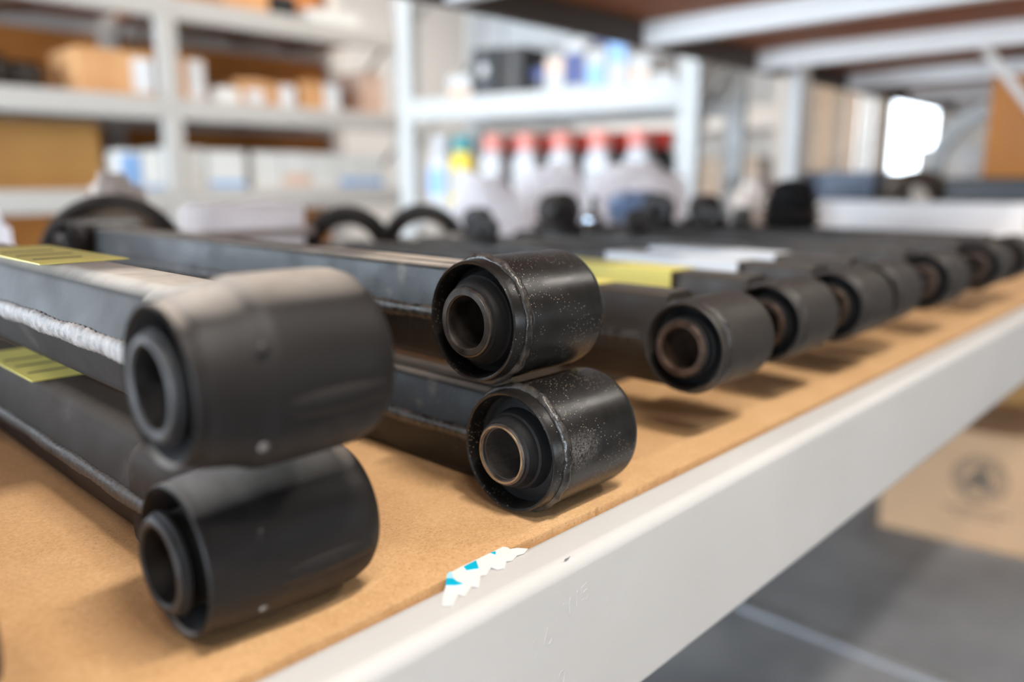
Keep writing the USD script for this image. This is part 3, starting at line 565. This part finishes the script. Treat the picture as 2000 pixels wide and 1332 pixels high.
# cardboard boxes on the floor under the shelf
t = thing('cardboard_box', 'cardboard box with a round dark stamp on the floor under the shelf', 'box', (2.467, .763, -ZB), math.radians(8.1))
part('box_body', rbox(0, .34, -.40, 0, 0, .345, .003), M['card'], t)
part('flap', bx(0, .168, -.40, 0, .345, .3475), M['card'], t, False); part('flap', bx(.171, .34, -.40, 0, .345, .3475), M['card'], t, False)
from shapely.ops import unary_union
from shapely.geometry import Point
c0 = Point(0, 0); marks = [c0.buffer(.071).difference(c0.buffer(.066)), c0.buffer(.046).difference(c0.buffer(.042))]
for k in range(22):      # blurred lettering running round the stamp
    a = k * 2 * math.pi / 22; marks.append(affinity.translate(affinity.rotate(sbox(-.0035 - .002 * (k % 3), -.0055, .0035, .0055), math.degrees(a) - 90, origin=(0, 0)), .056 * math.cos(a), .056 * math.sin(a)))
for a in (90, 210, 330): marks.append(affinity.rotate(Polygon([(-.010, 0), (.010, 0), (.020, .030), (0, .040), (-.016, .026)]), a - 90, origin=(0, 0)))
marks += [affinity.translate(sbox(-.006 - .003 * (k % 2), 0, .006, .008), -.075 + .019 * k, -.100) for k in range(9)] + [affinity.translate(sbox(-.005, 0, .007, .006), -.05 + .017 * k, -.118) for k in range(7)]
e = cat_(*[extr(g, .0004) for u in marks for g in getattr(u, 'geoms', [u])]); v = e.vertices.copy(); e.vertices = np.stack([-v[:, 2] - .0001, -v[:, 0] - .255, v[:, 1] + .205], 1); 
part('stamp', e, M['ink'], t, False, 'round dark printed stamp')
t = thing('cardboard_box', 'plain tan cardboard box behind the stamped one on the floor', 'box', (3.14, .66, -ZB)); part('box_body', rbox(-.2, .2, -.3, .3, 0, .42, .003), M['panel_gold'], t); part('tape', bx(-.03, .03, -.3005, .3005, .4197, .4204), M['card'], t, False)

# ------------------------------------------------------------------ the other racks
def other_rack(name, label, origin, rz, length, depth, ups, levels, mat, bh=.085, uw=.07, top=1.35, braces=True):
    """Local x runs along the front, local y from 0 (front) to -depth (back)."""
    t = thing(name, label, 'rack', (origin[0], origin[1], -ZB), rz)
    for x in ups:
        for y in (-.05, -depth):
            part('upright', rbox(x - uw / 2, x + uw / 2, y, y + .05, 0, ZB + top, .004), mat, t)
        if braces:
            for k in range(4):
                z0 = .15 + k * .5; part('brace', tube([(x, -.05, z0), (x, -depth + .05, z0 + .42)], .011, 8), mat, t)
    for z in levels:
        for a, b in zip(ups[:-1], ups[1:]):
            for y in (-.042, -depth + .002): 
                e = along(rpoly(.04, bh, .005, 3), b - a - uw - .002, 'x'); e.apply_translation([a + uw / 2 + .001, y + .02, ZB + z - bh / 2]); part('beam', e, mat, t, 50)
            for k in range(1, 3):
                part('crossbar', bx(a + (b - a) * k / 3 - .02, a + (b - a) * k / 3 + .02, -depth + .044, -.044, ZB + z - .06, ZB + z - .019), mat, t, False)
    return t
def deck(label, origin, rz, x0, x1, depth, z, mat='mdf_dark'):
    t = thing('shelf_board', label, 'board', (origin[0], origin[1], z), rz); part('panel', bx(x0, x1, -depth + .052, -.052, -.0185, 0), M[mat], t, False)
# left rack: faces the viewer, so its local x points back along -X
OB = (0.0, 3.2)
def rackB():
    t = thing('wall_rack', 'grey-white shelf rack with brown back along the rear wall at the left', 'rack', (0, 3.2, -ZB))
    ups = (-.45, 1.44, 2.60); dep = .62
    for x in ups:
        for y in (0, dep - .05): part('upright', rbox(x - .035, x + .035, y, y + .05, 0, ZB + 1.4, .004), M['beam_warm'], t)
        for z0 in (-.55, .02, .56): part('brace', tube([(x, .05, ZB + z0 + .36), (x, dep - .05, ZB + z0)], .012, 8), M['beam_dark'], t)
    for z in (.170, .525, .905):
        for a, b in zip(ups[:-1], ups[1:]):
            for y in (0, dep - .04):
                e = along(rpoly(.04, .085, .005, 3), b - a - .072, 'x'); e.apply_translation([a + .036, y + .02, ZB + z - .0425]); part('beam', e, M['beam_warm'], t, 50)
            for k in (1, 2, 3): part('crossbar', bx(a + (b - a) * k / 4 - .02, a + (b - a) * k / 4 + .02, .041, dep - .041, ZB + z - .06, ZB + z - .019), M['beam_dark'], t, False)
    part('back_panel', bx(ups[0] - .03, ups[-1] + .03, dep + .002, dep + .016, 0, ZB + 1.4), M['panel'], t, False)
    for i, (z, n) in enumerate(((.170, 'lowest visible'), (.525, 'middle'), (.905, 'top'))):
        for j, (a, b) in enumerate(zip(ups[:-1], ups[1:])):
            d = thing('shelf_board', f'brown board of the {n} shelf in the left rack, {("left", "right")[j]} bay', 'board', (a + .036, 3.2 + .0405, z)); part('panel', bx(0, b - a - .072, 0, dep - .081, -.0185, 0), M['mdf_dark'], d, False)
rackB()
def carton(label, x0, x1, y0, y1, z, h, mat, stripe=None, name='carton', lab_rect=None, rz=0., group=None):
    t = thing(name, label, 'box', ((x0 + x1) / 2, (y0 + y1) / 2, z), rz, group)
    w, d = (x1 - x0) / 2, (y1 - y0) / 2
    part('box_body', rbox(-w, w, -d, d, 0, h, .004), M[mat], t)
    if stripe: part('print_band', bx(-w * .96, w * .96, -d - .0008, -d + .001, h * stripe[0], h * stripe[1]), M[stripe[2]], t, False)
    else: part('tape', bx(-.012, .012, -d * 1.001, d * 1.001, h - .001, h + .0006), M['label_white'], t, False)
    if lab_rect: part('paper_label', bx(-w + 2 * w * lab_rect[0], -w + 2 * w * lab_rect[1], -d - .0016, -d + .001, h * lab_rect[2], h * lab_rect[3]), M['label_white'], t, False)
    return t
carton('large golden cardboard box on the lowest shelf at the far left', .62, 1.21, 3.36, 3.74, .1702, .255, 'panel_gold', name='cardboard_box')
Bw = [(1.235, 1.315, .150, 'blue_print', (.1, .9)), (1.322, 1.40, .150, 'blue_print', (.0, .12)), (1.405, 1.575, .165, 'white_card', None), (1.582, 1.745, .158, 'blue_print', (.05, .22))]
for k, (a, b, h, mt, st_) in enumerate(Bw):
    carton(['white carton with blue front', 'narrow white carton with blue foot', 'wide plain white carton before the upright', 'white carton with a blue band below'][k] + ' in the left group, lowest shelf', a, b, 3.20 + (.055 if a < 1.48 < b or a < 1.48 else .03), 3.50, .1702, h, 'white_card', (st_[0], st_[1], 'blue_print') if st_ else None, group='white cartons on the lowest shelf')
for k, (a, b, h) in enumerate(((1.79, 1.93, .158), (1.937, 2.08, .160), (2.087, 2.23, .158), (2.237, 2.37, .155), (2.376, 2.50, .150))):
    carton(f'white carton in the right group on the lowest shelf, {["first", "second", "third", "fourth", "fifth"][k]} from the left', a, b, 3.25, 3.50, .1702, h, 'white_card', ((.05, .30, 'blue_print') if k > 2 else (.1, .4, 'card_pink') if k == 1 else None), group='white cartons on the lowest shelf')
carton('large orange box with a white label on the middle shelf left of the upright', 1.12, 1.40, 3.26, 3.55, .5252, .165, 'card_orange', None, lab_rect=(.70, .98, .1, .85))
carton('tall pale box right of the upright on the middle shelf', 1.495, 1.61, 3.26, 3.50, .5252, .165, 'card_orange', None, lab_rect=(.35, .95, .05, .95))
carton('small white box beside the tall pale box on the middle shelf', 1.64, 1.745, 3.24, 3.40, .5252, .060, 'white_card')
carton('low orange box in the middle of the middle shelf', 1.755, 1.90, 3.26, 3.50, .5252, .105, 'card_orange', None, lab_rect=(.2, .8, .1, .6))
carton('orange box with white label, next to the low orange box', 1.91, 2.03, 3.26, 3.50, .5252, .100, 'card_orange', None, lab_rect=(.3, .95, .05, .9))
carton('orange box with white end on the right half of the middle shelf', 2.06, 2.26, 3.25, 3.50, .5252, .118, 'card_orange', None, lab_rect=(.55, .98, .02, .98))
carton('pinkish box at the right end of the middle shelf', 2.42, 2.555, 3.30, 3.55, .5252, .20, 'card_pink')
for k, (x, s, lab) in enumerate(((.86, 1.2, 'black casting on the middle shelf at the far left'), (.985, 1.0, 'smaller black casting beside it, left of the orange box'))):
    t = thing('cast_bracket', lab, 'bracket', (x, 3.42, .5252), .2); part('hub', lathe([(-.05, .05), (-.05, .02), (.05, .02), (.05, .05), (.04, .055), (-.04, .055)], 32).apply_translation([0, 0, .055]).apply_scale(s), M['dark_cast'], t, 30); part('foot', rbox(-.05 * s, .05 * s, -.05, .05, 0, .02, .004), M['dark_cast'], t)
carton('flat orange box on the top shelf of the left rack', 1.72, 1.93, 3.28, 3.55, .9052, .10, 'card_orange')
carton('dark box on the top shelf beside the flat orange box', 1.95, 2.07, 3.28, 3.5, .9052, .10, 'black_plastic')
carton('low white box near the right end of the top shelf', 2.10, 2.36, 3.215, 3.45, .9052, .050, 'white_card')

# bright white rack in the middle, turned a little
OP, RZP, LP, DP = (2.30, 1.405), math.radians(99.75), 1.19, .50
other_rack('white_rack', 'bright white shelf rack with bottles in the middle of the picture', OP, RZP, LP, DP, (0, LP), (.115, .520, 1.02), M['white_steel'])
for z, n in ((.115, 'bottle shelf'), (.520, 'shelf above the bottles'), (1.02, 'top shelf')): deck(f'white board of the {n} in the white rack', OP, RZP, .037, LP - .037, DP, z, 'pale_card')
cP, sP = math.cos(RZP), math.sin(RZP)
def P(l, d, z): return (OP[0] + cP * l - sP * d, OP[1] + sP * l + cP * d, z)
def bottle(label, l, d, body, capm, h=.265, w=.050, group=None, band=None):
    t = thing('bottle', label, 'bottle', P(l, d, .1152), RZP, group)
    pr_ = rpoly(2 * w, .075, .014, 4); e = extr(pr_, h * .62); part('bottle_body', e, body, t)
    sh = trimesh.convex.convex_hull(np.concatenate([np.c_[np.array(pr_.exterior.coords), np.full(len(pr_.exterior.coords), h * .62)], np.c_[np.array(Point(0, 0).buffer(.030).exterior.coords), np.full(len(Point(0, 0).buffer(.030).exterior.coords), h * .78)]])); part('shoulder', sh, body, t)
    c = lathe([(0, .0001), (0, .042), (h * .19, .040), (h * .22, .034), (h * .22, .0001)], 28, closed=False); c.apply_transform(trimesh.transformations.rotation_matrix(-math.pi / 2, [0, 1, 0])); c.apply_translation([0, 0, h * .78]); part('cap', c, capm, t)
    if band: part('paper_label', bx(-w * .8, w * .8, .0368, .0385, h * .12, h * .5), band, t, False)
    return t
BN = ['nearest the right upright', 'second from the right', 'third from the right', 'fourth from the right', 'fifth from the right']
for k in range(5):
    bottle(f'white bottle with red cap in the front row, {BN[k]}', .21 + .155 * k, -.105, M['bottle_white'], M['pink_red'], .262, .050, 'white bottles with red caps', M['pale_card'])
    bottle(f'black bottle with red cap in the back row, {BN[k]}', .178 + .156 * k, -.215, M['black_plastic'], M['red'], .262, .050, 'black bottles with red caps', M['ink'])
bottle('yellow bottle with teal cap left of the red-capped bottles', .975, -.10, M['yellow'], M['teal'], .262, .048, None, M['pale_card'])
bottle('white bottle with blue label left of the yellow bottle', 1.085, -.10, M['bottle_white'], M['bottle_white'], .27, .050, None, M['blue_print'])
def pbox(label, l0, l1, d0, d1, z, h, mat, print_=None, round_=False, group=None):
    t = thing('carton', label, 'box', P((l0 + l1) / 2, (d0 + d1) / 2, z), RZP, group)
    w, d = (l1 - l0) / 2, (d1 - d0) / 2
    part('box_body', rbox(-w, w, -d, d, 0, h, .003), M[mat], t)
    if round_:
        e = extr(Point(0, 0).buffer(min(w, h) * .42), .001); v = e.vertices.copy(); e.vertices = np.stack([v[:, 0], v[:, 2] + d - .0002, v[:, 1] + h * .55], 1); e.invert(); part('round_label', e, M['pale_card'], t, False)
    elif print_: part('print_band', bx(-w * .9, w * .9, d - .0005, d + .0008, h * print_[0], h * print_[1]), M[print_[2]], t, False)
    else: part('tape', bx(-.01, .01, -d * 1.002, d * 1.002, h - .001, h + .0006), M['pale_card'], t, False)
Z2 = .5202
pw = stage.GetPrimAtPath('/World/white_rack'); part('back_panel', bx(.037, LP - .037, -DP - .012, -DP - .001, ZB + .54, ZB + 1.3), M['pale_card'], pw, False)
pbox('black box with round white label on the shelf above the bottles', .785, .890, -.22, -.05, Z2, .172, 'black_plastic', round_=True)
pbox('brown-black box right of the round-labelled one', .675, .778, -.24, -.07, Z2, .172, 'dark_cast', (.0, .2, 'black_plastic'))
pbox('small black box on the end of the dark group', .575, .648, -.24, -.09, Z2, .095, 'black_plastic', (.55, .9, 'navy'))
pbox('low white box with orange print left of the black boxes', .90, 1.01, -.20, -.05, Z2, .085, 'pale_card', (.0, .3, 'card_orange'))
pbox('orange-topped white box behind the low one', .92, 1.01, -.36, -.22, Z2, .16, 'pale_card', (.75, 1., 'card_orange'))
for k in range(6):
    l = .495 - .083 * k
    pbox(f'white and blue carton above the bottles, {["first", "second", "third", "fourth", "fifth", "sixth"][k]} from the left', l, l + .076, -.20, -.06, Z2, [.12, .165, .13, .16, .10, .115][k], 'pale_card', [(.5, .9, 'card_pink'), (.1, .75, 'navy'), (.0, .6, 'blue_print'), (.5, .95, 'blue_print'), (.2, .5, 'card_pink'), (.3, .8, 'brown_steel')][k], group='white and blue cartons above the bottles')
for k in range(6):
    l = .05 + .183 * k
    pbox(f'large white carton at the back above the bottles, {["first", "second", "third", "fourth", "fifth", "sixth"][k]} from the right', l, l + .176, -.44, -.30 if k < 4 else -.37, Z2, .34 + .05 * (k % 2), 'pale_card', (.35, .6, ['blue_print', 'card_pink', 'navy', 'pale_card', 'pale_card', 'pale_card'][k]), group='large white cartons at the back of the white rack')

# farther rack, boards and cartons seen beyond the upright
OD = (4.75, 2.25); RZD = math.radians(94)
other_rack('pale_rack', 'pale rack with diagonal braces far behind, between the two white uprights', OD, RZD, 1.5, .5, (0, 1.5), (.10, .66), M['beam'], .14, .07, 1.2)
for z, n in ((.10, 'lower'), (.66, 'upper')): deck(f'brown board of the {n} shelf in the far pale rack', OD, RZD, .037, 1.463, .5, z)
carton('greenish-grey bin on the far pale rack', 4.85, 5.15, 2.42, 3.0, .1002, .26, 'board_grey')
for k in range(7):
    x, y = 4.28 + .01 * k, 1.50 + .073 * k
    lab = ['nearest the window', 'second from the window', 'third from the window', 'middle one', 'third from the rear upright', 'second from the rear upright', 'next to the rear upright'][k]
    t = thing('leaning_board', f'upright board behind the next bay, {lab}', 'board', (x, y, -ZB), 0.15, 'boards standing upright behind the next bay')
    part('board_body', rbox(-.012, .012, -.030, .030, 0, 1.75, .003), M[['board_grey', 'white_card', 'board_tan', 'board_grey', 'board_tan', 'board_grey', 'board_grey'][k]], t)
